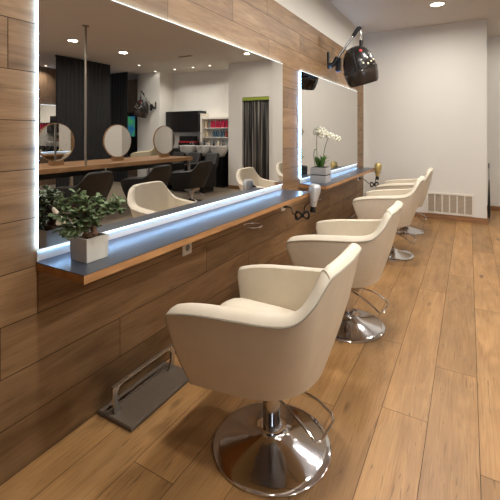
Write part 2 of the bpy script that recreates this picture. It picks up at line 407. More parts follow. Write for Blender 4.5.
# --------------------------------------------------------------- chairs
def make_chair(label,loc,leather,piping,seam,colh=0,group='cream salon chairs in a row'):
    t=thing('salon_chair',label,'chair',loc,0,group)
    OT=[(-.353,.308,.606),(-.340,.316,.641),(-.19,.324,.676),(0,.326,.697),(.15,.323,.712),(.245,.314,.738),(.306,.286,.800),(.346,.222,.884),(.366,.14,.901),(.373,0,.902)]
    OB=[(-.258,.258,.334),(-.245,.258,.336),(-.15,.260,.347),(-.02,.254,.358),(.08,.236,.367),(.145,.206,.373),(.190,.164,.378),(.216,.114,.381),(.230,.055,.382),(.234,0,.382)]
    IT=[(-.340,.252,.620),(-.318,.248,.660),(-.19,.254,.693),(0,.258,.714),(.15,.258,.730),(.228,.252,.756),(.274,.232,.818),(.302,.186,.896),(.318,.115,.914),(.322,0,.916)]
    IB=[(-.292,.226,.44),(-.280,.226,.44),(-.15,.228,.44),(0,.226,.44),(.085,.222,.44),(.14,.210,.44),(.180,.188,.44),(.205,.15,.44),(.220,.075,.44),(.224,0,.44)]
    K=5
    cs=[catmull(p,K) for p in (OB,OT,IT,IB)]
    n=len(cs[0])
    full=[]
    for c in cs:
        full.append([Vector(p) for p in c]+[Vector((p[0],-p[1],p[2])) for p in reversed(c[:-1])])
    OBf,OTf,ITf,IBf=full; N_=len(OBf)
    dz=Vector((0,0,colh))
    def loft(rows,closed_ends=False):
        m=MB(); vs=[tuple(p+dz) for r_ in rows for p in r_]; fs=[]
        for i in range(len(rows)-1):
            for k in range(N_-1):
                fs.append((i*N_+k,i*N_+k+1,(i+1)*N_+k+1,(i+1)*N_+k))
        return m,vs,fs
    def outn(k):
        a=OTf[max(k-1,0)]; b_=OTf[min(k+1,N_-1)]; d=(b_-a); nn=Vector((d.y,-d.x,0)); nn.normalize()
        if nn.dot(Vector((OTf[k].x+.05,OTf[k].y,0)))<0: nn=-nn
        return nn
    # outer shell: outside skin + underside + inner lining down to the seat + arm fronts
    R=[]
    for f in (0,.2,.4,.6,.8,1):
        R.append([OBf[k].lerp(OTf[k],f)+outn(k)*(.014*math.sin(PI*f)) for k in range(N_)])
    for f in (.0,.34,.67,1):
        R.append([ITf[k].lerp(IBf[k],f)-Vector((0,0,.004*(1-f))) for k in range(N_)])
    m,vs,fs=loft(R)
    nr=len(R)
    # arm front caps
    for k in (0,N_-1):
        fs.append(tuple(i*N_+k for i in range(nr)))
    # underside
    vs.append((-.03,0,.366+colh)); fs += [(k,(k+1)%N_,len(vs)-1) for k in range(N_)]
    m.add(vs,fs); m.build('upholstered_shell',leather,t,smooth=True,autosharp=45,bevel=.006,seg=2,ang=50)
    # padded top rail
    R=[[p-Vector((0,0,.006)) for p in OTf]]
    for f,h in ((0.0,.004),(.12,.012),(.35,.018),(.65,.018),(.88,.010),(1,.002)):
        R.append([OTf[k].lerp(ITf[k],f)+Vector((0,0,h))+outn(k)*(.002 if f<.01 else 0) for k in range(N_)])
    R.append([p-Vector((0,0,.008)) for p in ITf])
    m,vs,fs=loft(R)
    nr=len(R)
    for k in (0,N_-1): fs.append(tuple(i*N_+k for i in range(nr)))
    m.add(vs,fs); m.build('top_rail',leather,t,smooth=True,autosharp=50)
    # piping round the outer edge and down the arm fronts
    pp=[OTf[k]+outn(k)*.003+Vector((0,0,-.001))+dz for k in range(N_)]
    a=[OBf[0].lerp(OTf[0],f)+outn(0)*(.014*math.sin(PI*f)+.001)+Vector((-.001,0,0))+dz for f in (0,.2,.4,.6,.8)]
    b_=[OBf[-1].lerp(OTf[-1],f)+outn(N_-1)*(.014*math.sin(PI*f)+.001)+Vector((-.001,0,0))+dz for f in (.8,.6,.4,.2,0)]
    MB().tube(a+pp+b_,.0027,6).build('piping',piping,t,smooth=True)
    # seams where arm rail meets back rail
    for sgn in (0,1):
        k=7*K if sgn==0 else N_-1-(7*K)
        pts=[OTf[k].lerp(ITf[k],f)+Vector((0,0,h))+dz for f,h in ((0,.005),(.12,.0135),(.35,.0195),(.65,.0195),(.88,.0115),(1,.003))]
        MB().tube(pts,.0022,6).build('rail_seam',seam,t,smooth=True)
    # seat cushion, domed
    m=MB(); nu,nv=18,14; vs=[];fs=[]
    def hw(u):
        return .232 if u<.05 else .232-.72*(u-.05)**1.3
    top=[]
    for i in range(nu+1):
        u=-.335+(.553)*i/nu
        for j in range(nv+1):
            v=(-1+2*j/nv); w_=hw(u)
            ed=min(1,(1-abs(v))/.22); eu=min(1,(u+.335)/.13); e2=1
            rr=lambda q: math.sqrt(max(0,1-(1-q)**2))
            zz=.435+.09*rr(max(ed,.0))*rr(max(eu,0))+.082*math.cos(v*PI/2)**1.3*rr(eu)*(1-.35*max(0,(u+.02)/.22))
            vs.append((u,v*w_,zz+colh))
    for i in range(nu):
        for j in range(nv):
            q=i*(nv+1)+j; fs.append((q,q+1,q+nv+2,q+nv+1))
    # skirt to underside
    ring=[i*(nv+1) for i in range(nu+1)]+[nu*(nv+1)+j for j in range(1,nv+1)]+[i*(nv+1)+nv for i in range(nu-1,-1,-1)]+[j for j in range(nv-1,0,-1)]
    o=len(vs)
    for r_ in ring:
        x_,y_,z_=vs[r_]; vs.append((max(x_*.985,-.30) if x_<-.29 else (x_ if x_<0 else x_*.78),y_*(.93 if x_<0 else .93-.16*x_/.22),.392+colh))
    L_=len(ring)
    for q in range(L_): fs.append((ring[q],ring[(q+1)%L_],o+(q+1)%L_,o+q))
    fs.append(tuple(range(o,o+L_)))
    m.add(vs,fs); m.build('seat_cushion',leather,t,smooth=True,autosharp=60)
    # pedestal
    MB().lathe([(.0,.0),(.262,.0),(.267,.003),(.267,.009),(.262,.013),(.235,.018),(.17,.030),(.11,.046),(.075,.060),(.056,.074),(.050,.084),(.050,.092),(0,.092)],64).build('pedestal_base',M['chrome'],t,smooth=True,autosharp=50)
    MB().lathe([(0,.085),(.040,.085),(.040,.245+colh),(.047,.250+colh),(.047,.30+colh),(0,.30+colh)],32).build('column',M['chrome'],t,smooth=True)
    MB().box((-.11,-.11,.300+colh),(.11,.11,.362+colh)).build('seat_plate',M['steel'],t,bevel=.004)
    pts=catmull([(.03,-.07,.290),(.12,-.095,.266),(.20,-.110,.226),(.254,-.116,.190)],5)+catmull([(.272,-.10,.190),(.284,-.03,.203),(.288,.006,.212)],4)+catmull([(.272,.018,.228),(.19,.018,.270),(.05,.0,.292)],5)
    MB().tube([(p[0],p[1],p[2]+colh) for p in pts],.0058,8).build('pump_lever',M['chrome'],t,smooth=True)
    return t
ch=make_chair('cream leather salon chair nearest the camera, on a round chrome base',(.857,1.574,0),M['cream'],M['piping'],M['seam'])
dup(ch,(.857,2.84,0),0,'cream salon chair second from the camera, opposite the silver hair dryer')
dup(ch,(.832,4.747,0),0,'cream salon chair third from the camera, in front of the orchid mirror')
dup(ch,(.832,5.995,0),0,'cream salon chair farthest from the camera, nearest the white wall grille')
# -------------------------------------------------------------- footrests
def make_footrest(loc,label):
    t=thing('footrest',label,'footrest',loc,0,'floor footrests below the mirrors')
    MB().box((0,-.23,0),(.24,.26,.018)).box((.003,-.227,.018),(.237,.257,.022)).build('foot_plate',M['footplate'],t,bevel=.003)
    MB().box((.052,-.23,.022),(.060,.26,.028)).build('ridge',M['footplate'],t,bevel=.002)
    prof=[(-.205,.022),(-.215,.10),(-.214,.156),(.246,.156),(.247,.10),(.237,.022),(.187,.022),(.203,.04),(.214,.075),(.217,.115),(.207,.138),(.19,.146),
          (-.158,.146),(-.175,.138),(-.185,.115),(-.182,.075),(-.171,.04),(-.155,.022)]
    m=MB(); n_=len(prof); vs=[(.084,y,z) for y,z in prof]+[(.098,y,z) for y,z in prof]
    m.add(vs,[tuple(range(n_)),tuple(reversed(range(n_,2*n_)))]+[(k,(k+1)%n_,n_+(k+1)%n_,n_+k) for k in range(n_)])
    m.build('bar_frame',M['steel'],t,bevel=.002)
    MB().box((.083,-.212,.1562),(.099,.245,.159)).build('foot_bar',M['alu'],t)
    return t
fr_=make_footrest((.012,1.530,0),'grey footrest plate with chrome bar beside the nearest chair')
dup(fr_,(.012,2.772,0),0,'grey footrest with chrome bar below the second chair, behind the nearest chair')
dup(fr_,(.012,4.703,0),0,'grey footrest with chrome bar in front of the third chair')
dup(fr_,(.012,5.951,0),0,'grey footrest with chrome bar in front of the farthest chair')

# ------------------------------------------------------------ potted plant
def plant():
    t=thing('potted_plant','bushy green succulent with thick trunk in a square white pot','plant',(.157,1.142,.859))
    h=.104; a=.058; b_=.050
    p=MB()
    vo=[(-a*.96,-a*.96,0),(a*.96,-a*.96,0),(a*.96,a*.96,0),(-a*.96,a*.96,0),(-a,-a,h),(a,-a,h),(a,a,h),(-a,a,h),
        (-b_,-b_,h),(b_,-b_,h),(b_,b_,h),(-b_,b_,h),(-b_,-b_,h-.02),(b_,-b_,h-.02),(b_,b_,h-.02),(-b_,b_,h-.02)]
    fo=[(3,2,1,0)]+[(i,(i+1)%4,4+(i+1)%4,4+i) for i in range(4)]+[(4+i,4+(i+1)%4,8+(i+1)%4,8+i) for i in range(4)]+[(8+i,8+(i+1)%4,12+(i+1)%4,12+i) for i in range(4)]+[(12,13,14,15)]
    p.add(vo,fo); pot=p.build('planter',M['pot'],t,bevel=.002)
    s=MB(); n=8; rnd=random.Random(4)
    vs=[(-b_+2*b_*i/n,-b_+2*b_*j/n,h-.013+rnd.uniform(0,.012)) for i in range(n+1) for j in range(n+1)]
    s.add(vs,[(i*(n+1)+j,(i+1)*(n+1)+j,(i+1)*(n+1)+j+1,i*(n+1)+j+1) for i in range(n) for j in range(n)])
    s.build('soil',M['soil'],pot,smooth=True)
    # trunk: gnarled bulbs and branches
    R=Vector((.8687,.4954,0)); D=Vector((.4954,-.8687,0))   # across and towards the open side
    q=.0041
    tips=[(60,190,.02),(75,189,.0),(67,200,.03),(86,197,.01),(95,196,-.02),(80,207,.04),(98,209,.02),(104,202,-.02),(118,201,.0),(126,205,.01),(121,196,-.01),(66,213,.03),(84,216,.05),(92,203,.05),(71,223,.035),(76,196,-.03),(88,210,-.03),(112,206,.015),(66,226,.045),(74,229,.05),(82,225,.055),(98,217,.05),(105,213,.04),(61,200,.01),(57,210,.03)]
    T=MB(); tp=[]
    base=[Vector((-.012,.0,h-.012)),Vector((.018,.006,h-.012)),Vector((.004,-.022,h-.012))]
    for bpt,top in zip(base,(Vector((-.02,.0,h+.065)),Vector((.02,.01,h+.06)),Vector((.0,-.01,h+.06)))):
        pts=catmull([bpt,bpt.lerp(top,.3)+Vector((.012,-.012,0)),bpt.lerp(top,.65)+Vector((-.008,.006,0)),top],4)
        nn=len(pts); T.tube(pts,[.016-.008*i/(nn-1)+.003*math.sin(i*2.1) for i in range(nn)],8)
    for k in range(3):
        T.lathe([(0,-.016),(.012,-.011),(.017,0),(.012,.011),(0,.016)],8,Tm((.030+.008*k-.02,.018-.02*k,h+.004)))
    L=MB(); rnd=random.Random(8)
    def leaf(c,dirv,ln,wd,roll):
        d=dirv.normalized(); u=Vector((0,0,1)); s_=d.cross(u)
        if s_.length<.1: s_=Vector((1,0,0))
        s_.normalize(); nrm=s_.cross(d); 
        s_,nrm=(s_*math.cos(roll)+nrm*math.sin(roll)),(nrm*math.cos(roll)-s_*math.sin(roll))
        prof=[(0,.12),(.2,.35),(.45,.75),(.7,1),(.88,.8),(1,.12)]
        vs=[];fs=[]
        for tt,w_ in prof:
            droop=-nrm*(ln*.28*tt*tt)
            cc=c+d*(ln*tt)+droop
            vs+= [cc-s_*(wd*w_*.5)+nrm*.004*w_, cc-nrm*.001, cc+s_*(wd*w_*.5)+nrm*.004*w_]
        for i in range(len(prof)-1):
            for j in range(2): fs.append((i*3+j,i*3+j+1,i*3+j+4,i*3+j+3))
        if min(v.x for v in vs)+.157<.046: return
        L.add([tuple(v) for v in vs],fs)
    for (px,py,dd) in tips:
        e=R*((px-88)*q)+D*(dd+.015)+Vector((0,0,h+(235-py)*q))
        if e.x<-.075: e+=D*((-.075-e.x)/.4954*.9)
        st=Vector((.0+rnd.uniform(-.015,.015),rnd.uniform(-.01,.01),h+.05))
        if py>210: st.z=h+.04
        mid=st.lerp(e,.5)+Vector((0,0,.02))
        pts=catmull([st,mid,e],4); nn=len(pts)
        T.tube(pts,[.0055-.0035*i/(nn-1) for i in range(nn)],6)
        ax=(e-mid).normalized()
        for g in range(13):
            f=rnd.uniform(.45,1.0); c=mid.lerp(e,f) if f<1 else e
            ph=rnd.uniform(0,2*PI); el=rnd.uniform(-.45,.7)
            dv=Vector((math.cos(ph)*math.cos(el),math.sin(ph)*math.cos(el),math.sin(el)))+ax*.5
            leaf(c,dv,rnd.uniform(.030,.046),rnd.uniform(.016,.023),rnd.uniform(-.7,.7))
    T.build('trunk',M['bark'],t,smooth=True)
    L.build('foliage',M['leaf'],t,smooth=True,solid=.0016)
plant()

def orchid():
    t=thing('potted_orchid','white orchid with two stems in a square grey wooden box','plant',(.158,4.245,.859))
    a=.092
    bx=MB()
    for z0,z1 in ((0,.082),(.094,.172)):
        bx.box((-a,-a,z0),(a,a,z1))
    pl=bx.build('planter_box',M['greywood'],t,bevel=.003)
    MB().box((-a+.004,-a+.004,.080),(a-.004,a-.004,.096)).build('dark_band',M['band'],pl)
    MB().box((-a+.012,-a+.012,.165),(a-.012,a-.012,.176)).build('soil',M['soil'],pl)
    R=Vector((.8687,.4954,0))
    lv=MB(); rnd=random.Random(3)
    for g in range(26):
        ph=rnd.uniform(0,2*PI); c0=Vector((rnd.uniform(-.03,.03),rnd.uniform(-.03,.03),.17)); ln=rnd.uniform(.10,.19); out=rnd.uniform(.01,.05)
        d=Vector((math.cos(ph),math.sin(ph),0)); s_=Vector((-d.y,d.x,0)); vs=[];fs=[]
        for i in range(6):
            tt=i/5; w_=.019*math.sin(PI*(tt*.9+.08))
            cc=c0+d*(out*tt*tt*1.5)+Vector((0,0,ln*(tt-.25*tt*tt)))
            vs+=[tuple(cc-s_*w_),tuple(cc+d*.003),tuple(cc+s_*w_)]
        for i in range(5):
            for j in range(2): fs.append((i*3+j,i*3+j+1,i*3+j+4,i*3+j+3))
        lv.add(vs,fs)
    lv.build('leaves',M['orleaf'],t,smooth=True,solid=.002)
    q=.0112
    def P(px,py,d=0): return R*((px-318.5)*q)+Vector((.4954,-.8687,0))*d+Vector((0,0,.172+(167.5-py)*q))
    stems=[[P(316,167),P(314.5,152),P(314.5,140),P(315,132),P(317,129.5),P(321,131)],[P(321,167),P(322,152),P(324.5,142),P(327,137),P(331,136),P(337,138.5)],[P(313,167),P(311.5,157),P(312,150),P(314,149)]]
    for s_ in stems:
        MB().tube(catmull(s_,5),.004,6).build('stem',M['stem'],t,smooth=True)
    fl=[(314,131,.0),(316.5,129.5,.03),(318,132,.01),(320,130.5,.03),(321.5,133,-.01),(323,132,.02),(325,134,.0),(327,135.5,.02),(329,135,.0),(331,137,.02),(334,137.5,.0),(337,138.8,.01),(319,134,.04)]
    for px,py,d in fl:
        c=P(px,py,d); m=MB(); tilt=Matrix.Translation(c)@Matrix.Rotation(rnd.uniform(-.3,.3)-.2,4,'Z')@Matrix.Rotation(rnd.uniform(.9,1.5),4,'X')@Matrix.Rotation(rnd.uniform(-.4,.4),4,'Z')
        sz=.050 if px<322 else .040
        for k in range(5):
            an=2*PI*k/5+.3; w_=.55 if k%5 in(1,4) else .36
            vs=[(0,0,0)];n_=8
            for i in range(n_):
                tt=2*PI*i/n_; lx=sz*.5+sz*.5*math.cos(tt); ly=sz*w_*math.sin(tt)
                vs.append((lx*math.cos(an)-ly*math.sin(an),lx*math.sin(an)+ly*math.cos(an),.006*math.cos(tt)+.002*k))
            vs[0]=(sz*.5*math.cos(an),sz*.5*math.sin(an),.004+.002*k)
            m.add(vs,[(0,1+i,1+(i+1)%n_) for i in range(n_)],tilt)
        f=m.build('flower',M['petal'],t,smooth=True,solid=.0015)
        MB().lathe([(0,-.004),(.006,0),(.004,.010),(0,.014)],8,tilt).build('lip',M['lip'],f,smooth=True)
orchid()

# ------------------------------------------------------------ hair dryers
def holder(loc,label,r=.066):
    t=thing('dryer_holder',label,'dryer holder',loc,0,'wire ring dryer holders under the shelves')
    ring=[(r*math.cos(2*PI*i/36),r*math.sin(2*PI*i/36),0) for i in range(36)]
    MB().tube(ring,.0028,6,closed=True).build('ring',M['chrome'],t,smooth=True)
    MB().tube(catmull([(-r-.001,0,0),(-r-.05,0,.0),(-r-.075,0,.004),(-r-.08,0,.018)],4),.0034,6).build('arm',M['chrome'],t,smooth=True)
    MB().box((-r-.10,-.018,.017),(-r-.055,.018,.0205)).build('mounting_plate',M['steel'],t,bevel=.001)
    return t
h0=holder((.378,2.245,.801),'empty wire ring holder under the near shelf, behind the nearest chair')
dup(h0,(.372,3.44,.801),0,'wire ring holding the silver hair dryer at the near shelf end')
dup(h0,(.372,6.36,.801),0,'wire ring holding the gold hair dryer at the far shelf end')
def dryer(loc,shell,label,sock,bun,name='hair_dryer'):
    t=thing(name,label,'hair dryer',loc,0,'hair dryers hanging from the shelves')
    # axis vertical, intake up, nozzle down; origin at ring height
    prof=[(0,.145),(.030,.143),(.046,.134),(.055,.118),(.058,.100),(.057,.080),(.052,.050),(.044,.015),(.035,-.03),(.028,-.070),(0,-.070)]
    tilt=Tm((0,0,0),(-.10,.05,0))
    MB().lathe(prof,28,tilt).build('barrel',shell,t,smooth=True)
    MB().lathe([(0,.1405),(.022,.1405),(.022,.1425),(0,.1425)],20,tilt).build('intake_grille',M['black'],t)
    MB().lathe([(0,-.071),(.027,-.071),(.026,-.085),(.031,-.124),(.026,-.124),(0,-.10)],20,tilt,sx=1,sy=.62).build('nozzle',M['black'],t,smooth=True)
    hp=catmull([(-.005,.035,.07),(-.01,.085,.062),(-.015,.125,.045)],5)
    MB().tube(hp,[.019]*4+[.018]*(len(hp)-4),12).build('handle',M['black'],t,smooth=True)
    # cord: handle end -> looped bundle -> plug in the wall socket
    loc=Vector(loc); B=Vector(bun)-loc; S=Vector(sock)-loc
    R=Vector((.8687,.4954,0)); U=Vector((0,0,1)); D=Vector((.4954,-.8687,0))
    pts=[Vector((-.015,.130,.040)),Vector((-.03,.12,-.0)),B+R*.03+U*.09,B+R*.02+U*.035]
    for k in range(26):
        a=2*PI*k/26*3
        pts.append(B+R*(.064*math.sin(a*1.0)+.005*math.sin(a*.37))+U*(.034*math.sin(2*a)+.007*math.cos(a*.8))+D*(.012*math.cos(a*.5)+.002*k/4))
    pts+= [B-R*.06-U*.0, B-R*.09+U*.02, S+Vector((.09,-.01,-.012)), S+Vector((.055,0,0))]
    cd=MB().tube(catmull(pts,4),.0058,6).build('cord',M['blackmatte'],t,smooth=True)
    MB().tube([S+Vector((.004,0,0)),S+Vector((.02,0,0)),S+Vector((.03,0,0)),S+Vector((.058,0,0))],[.017,.017,.011,.006],10).build('plug',M['blackmatte'],cd,smooth=True)
    wr=MB(); 
    for s_ in (-.012,0,.012): wr.tube([B+R*s_+U*(.02*math.cos(2*PI*i/14))+D*(.008+.016*math.sin(2*PI*i/14)) for i in range(14)],.004,5,closed=True)
    wr.build('cord_wrap',M['blackmatte'],cd,smooth=True)
    return t
dryer((.372,3.44,.801),M['silver'],'silver hair dryer hanging nozzle down at the near shelf end',(0.012,3.55,.68),(.27,3.40,.645))
dryer((.372,6.36,.801),M['gold'],'gold hair dryer hanging nozzle down at the far shelf end',(0.012,6.60,.655),(.32,6.34,.60))
# --------------------------------------------------------------- sockets
def socket(y,z,label):
    t=thing('wall_socket',label,'socket',(0,y,z),0,'white sockets under the shelves')
    MB().box((.0005,-.046,-.046),(.009,.046,.046)).build('cover_plate',M['sockwhite'],t,bevel=.003)
    MB().lathe([(0,.0085),(.021,.0085),(.021,.0105),(.018,.0105),(.017,.0092),(0,.0092)],24,Matrix.Rotation(PI/2,4,'Y')).build('socket_well',M['sockdark'],t)
    return t
socket(2.02,.655,'white wall socket under the near shelf, without a plug')
socket(3.55,.68,'white wall socket feeding the silver hair dryer')
socket(6.60,.655,'white wall socket feeding the gold hair dryer')

# ------------------------------------------------------------- hood dryers
def hood(loc,rz,label,refl=False):
    """local: wall at x=0, hood out along +x"""
    t=thing('hood_dryer',label,'hood dryer',loc,rz,'wall mounted hood dryers')
    hx,hy,hz=.40,.085,-.14
    b=MB().box((.001,-.03,-.15),(.022,.03,.08)).build('wall_plate',M['black'],t,bevel=.008,seg=3)
    MB().tube(catmull([(.012,0,-.10),(.06,.005,-.10),(.10,.01,-.055),(.13,.015,.0)],5),[.036]*6+[.032]*10,12).build('lower_joint',M['black'],t,smooth=True)
    MB().box((.095,.02,-.18),(.165,.095,-.01)).build('joint_block',M['black'],t,bevel=.012,seg=3)
    MB().box((.108,.03,-.19),(.142,.075,-.171)).build('blue_clip',M['blue'],t,bevel=.003)
    MB().tube([(.115,.015,-.03),(.36,.06,.31)],.017,14).build('lift_arm',M['steel'],t,smooth=True)
    MB().tube(catmull([(.325,.054,.262),(.365,.062,.325),(.40,.07,.365),(.425,.078,.352)],5),[.026]*10+[.024]*6,12).build('upper_joint',M['black'],t,smooth=True)
    MB().tube([(.415,.085,.335),(.418,.09,.20)],.015,12).build('drop_rod',M['steel'],t,smooth=True)
    MB().tube([(.418,.09,.21),(.418,.09,.10)],.024,12).build('rod_sleeve',M['black'],t,smooth=True)
    tl=Tm((hx,hy,hz),(.14,-.22,0))
    prof=[(0,.27),(.05,.268),(.10,.25),(.145,.205),(.178,.14),(.200,.07),(.208,.0),(.208,-.06)]
    inner=[(.200,-.06),(.196,0),(.17,.13),(.10,.23),(0,.25)]
    MB().lathe(prof+inner,40,tl).build('hood_shell',M['hood'],t,smooth=True)
    MB().lathe([(.209,-.045),(.216,-.06),(.212,-.12),(.196,-.20),(.178,-.235),(.170,-.232),(.190,-.19),(.204,-.12),(.206,-.06)],40,tl,ring=True).build('visor',M['visor'],t,smooth=True)
    MB().lathe([(.208,-.02),(.219,-.025),(.220,-.055),(.214,-.062),(.208,-.058)],40,tl,ring=True).build('collar_ring',M['hood'],t,smooth=True)
    # cable down the shell
    rr=[]
    for i in range(9):
        z=.25-.30*i/8
        r_=[p for p in prof]
        for (ra,za),(rb,zb) in zip(prof,prof[1:]):
            if za>=z>=zb: R_=ra+(rb-ra)*(za-z)/(za-zb); break
        a=-1.55+.0*i
        rr.append(tl@Vector(((R_+.008)*math.cos(a),(R_+.008)*math.sin(a),z)))
    MB().tube([(.418,.075,.12)]+rr,.008,8).build('cable',M['blackmatte'],t,smooth=True)
    def on(a,z,du=0):
        for (ra,za),(rb,zb) in zip(prof,prof[1:]):
            if za>=z>=zb: R_=ra+(rb-ra)*(za-z)/(za-zb); sl=math.atan2(ra-rb,za-zb); break
        return tl@Matrix.Rotation(a,4,'Z')@Matrix.Translation((R_+du,0,z))@Matrix.Rotation(sl,4,'Y')
    # control knobs and vents facing the room
    for a,z in ((-.75,.075),(-.35,.105),(-1.1,.02),(-.82,.0),(-.55,.02),(-.25,.04),(-.68,-.045),(-.40,-.03)):
        MB().box((-.004,-.011,-.012),(.008,.011,.012),on(a,z)).build('control_knob',M['ivory'],t,bevel=.003)
    MB().lathe([(0,-.002),(.020,-.002),(.020,.004),(0,.005)],20,on(-.95,.185)@Matrix.Rotation(PI/2,4,'Y')).build('round_badge',M['red'],t)
    if refl: pass
    return t
hd=hood((0,4.98,2.43),0,'black hood dryer on a steel arm above the far mirror')
dup(hd,(6.33,8.375,2.27),-.95,'black hood dryer on the far pillar, seen in the near mirror')

# -------------------------------------------------------- grilles, umbrella
def grille():
    x0,x1,z0,z1=1.022,1.714,.092,.44
    t=thing('wall_grille','cream ventilation grille of six louvred panels low on the white wall','air grille',(x0,YB,z0))
    w_=x1-x0; h=z1-z0; fr=MB()
    fr.box((0,-.018,0),(w_,-.0005,.028)); fr.box((0,-.018,h-.028),(w_,-.0005,h)); 
    pw=(w_-.028*2-.018*5)/6; x=.0
    fr.box((0,-.018,.028),(.028,-.0005,h-.028)); fr.box((w_-.028,-.018,.028),(w_,-.0005,h-.028))
    for k in range(1,6):
        xx=.028+k*pw+(k-1)*.018; fr.box((xx,-.018,.028),(xx+.018,-.0005,h-.028))
    fr.build('frame',M['grille'],t,bevel=.0015)
    for k in range(6):
        xx=.028+k*(pw+.018); m=MB(); n=14
        m.box((xx,-.004,.028),(xx+pw,-.001,h-.028))
        for i in range(n):
            zz=.03+(h-.06)*i/n
            m.add([(xx,-.005,zz),(xx+pw,-.005,zz),(xx+pw,-.015,zz+.010),(xx,-.015,zz+.010)],[(0,1,2,3)])
        m.build('louvre_panel',M['louvre'],t)
grille()
u=thing('umbrella','slim black furled umbrella leaning at the white wall corner','umbrella',(1.925,7.26,0))
MB().lathe([(0,0),(.004,.0),(.006,.05),(.014,.07),(.019,.18),(.017,.35),(.012,.52),(.008,.66),(.006,.68)],12).build('canopy',M['blackmatte'],u,smooth=True)
MB().tube([(0,0,.66),(-.003,0,.90)],.005,8).build('shaft',M['black'],u,smooth=True)
MB().tube([(-.003,0,.86),(-.003,0,.94)],.009,10).build('handle',M['black'],u,smooth=True)

# ------------------------------------------------------------ ceiling lights
def lampdata(name,power,size,spread=172,col=(1,.96,.90)):
    d=bpy.data.lights.new(name,'AREA'); d.shape='DISK'; d.size=size; d.energy=power; d.color=col; d.spread=math.radians(spread); return d
PW=26; PS=9
LD=lampdata('downlight',PW,.15); LH=lampdata('doorway downlight',PW*.5,.1); LS=lampdata('small spot',PS,.07,130)
def light_only(x,y,data=LD):  # out-of-view downlight with its fixture, added to light the room
    t=struct(MB().lathe([(.085,-.0005),(.099,-.0005),(.098,-.006),(.085,-.008)],40,ring=True).build('unseen_downlight_1',M['ring'],None,smooth=True)); t.location=(x,y,CEIL)
    MB().lathe([(0,-.001),(.084,-.001),(.084,-.005),(0,-.005)],40).build('diffuser',M['lamp'],t)
    o=bpy.data.objects.new('lamp',data); C.objects.link(o); o.parent=t; o.location=(0,0,-.012); return t
def downlight(x,y,label,r=.085,data=LD,mt='lamp'):
    t=thing('ceiling_light',label,'ceiling light',(x,y,CEIL),0,'recessed ceiling downlights')
    MB().lathe([(r,-.0005),(r+.014,-.0005),(r+.013,-.006),(r,-.008)],40,ring=True).build('trim_ring',M['ring'],t,smooth=True)
    MB().lathe([(0,-.001),(r-.001,-.001),(r-.001,-.005),(0,-.005)],40).build('diffuser',M[mt],t)
    o=bpy.data.objects.new('lamp',data); C.objects.link(o); o.parent=t; o.location=(0,0,-.012)
    return t
downlight(1.26,5.92,'round ceiling downlight above the far chairs at top right')
downlight(5.03,4.74,'larger ceiling downlight reflected left of the bronze pole')
downlight(5.04,5.99,'larger ceiling downlight reflected right of the bronze pole')
downlight(2.72,7.45,'ceiling downlight in front of the striped curtain, at the mirror top edge',.05,LH,'lamp')
for x,y,l in ((5.93,7.33,'small ceiling spot reflected nearest the black screens'),(6.28,8.3,'small ceiling spot reflected over the far pillar'),
            (5.55,8.3,'small ceiling spot reflected second from the pillar, above the black cabinet'),(4.91,8.3,'small ceiling spot reflected above the middle wash basin'),
            (4.35,8.3,'small ceiling spot reflected above the product shelf'),(8.15,6.16,'small ceiling spot reflected above the far lit mirror')):
    downlight(x,y,l,.03,LS,'smalllamp')
for y in (.95,2.18,3.43,4.68): light_only(1.26,y)
for x in (3.3,):
    for y in (.8,2.2): light_only(x,y)
for x in (5.03,):
    for y in (1.0,2.9): light_only(x,y)
v=thing('ceiling_vent','small dark ceiling air vent reflected in the near mirror','vent',(4.13,7.01,CEIL))
MB().box((-.2,-.05,-.008),(.2,.05,-.0005)).build('frame',M['louvre'],v,bevel=.002)
for k in range(3): MB().box((-.19,-.04+.028*k,-.010),(.19,-.024+.028*k,-.0081)).build('slot',M['band'],v)

# ------------------------------------------------------- the island (reflected)
TZ=.885
t=thing('island_table','long oak-topped double styling table in the room centre, reflected','table',(3.89,0,0))
ty0,ty1=2.2,7.0
MB().box((0,ty0,TZ-.075),(1.1,ty1,TZ)).build('tabletop',M['table_wood'],t,bevel=.003)
MB().box((.35,ty0+.3,TZ-.20),(.75,ty1-.3,TZ-.0755)).build('apron',M['blackgloss'],t)
for y in (ty0+.05,(ty0+ty1)/2,ty1-.06):
    for x in (.06,1.0):
        MB().box((x,y,0),(x+.045,y+.045,TZ-.0755)).build('leg',M['steel'],t)
def table_mirror(y,label):
    t=thing('table_mirror',label,'mirror',(4.43,y+.02,TZ),0,'round mirrors on the island table')
    MB().box((-.05,-.11,0),(.05,.11,.075)).build('base_block',M['table_wood'],t,bevel=.003)
    r=.325; mm=Matrix.Translation((0,0,.06+r))@Matrix.Rotation(PI/2,4,'Y')
    MB().lathe([(0,-.012),(r,-.012),(r,.012),(0,.012)],56,mm).build('rim',M['table_wood'],t,smooth=True)
    MB().lathe([(0,-.0165),(r-.012,-.0165),(r-.012,-.0125),(0,-.0125)],56,mm).build('mirror_glass',M['mirror'],t)
    MB().lathe([(0,.0165),(r-.012,.0165),(r-.012,.0125),(0,.0125)],56,mm).build('mirror_glass',M['mirror'],t)
    return t
tm_=table_mirror(3.98,'round table mirror reflected at far left, cut by the light strip')
tm_.rotation_euler=(0,0,.07)
dup(tm_,(4.43,5.30,TZ),.07,'whole round table mirror reflected in the middle, right of the pole')
dup(tm_,(4.43,6.64,TZ),.075,'narrow-looking round table mirror reflected nearest the wash basins')
p=thing('support_pole','thin bronze pole from island table to ceiling, reflected','pole',(3.94,4.20,TZ))
MB().lathe([(0,.0),(.019,.0),(.019,CEIL-TZ-.012),(0,CEIL-TZ-.012)],16).build('shaft',M['polebrass'],p,smooth=True)
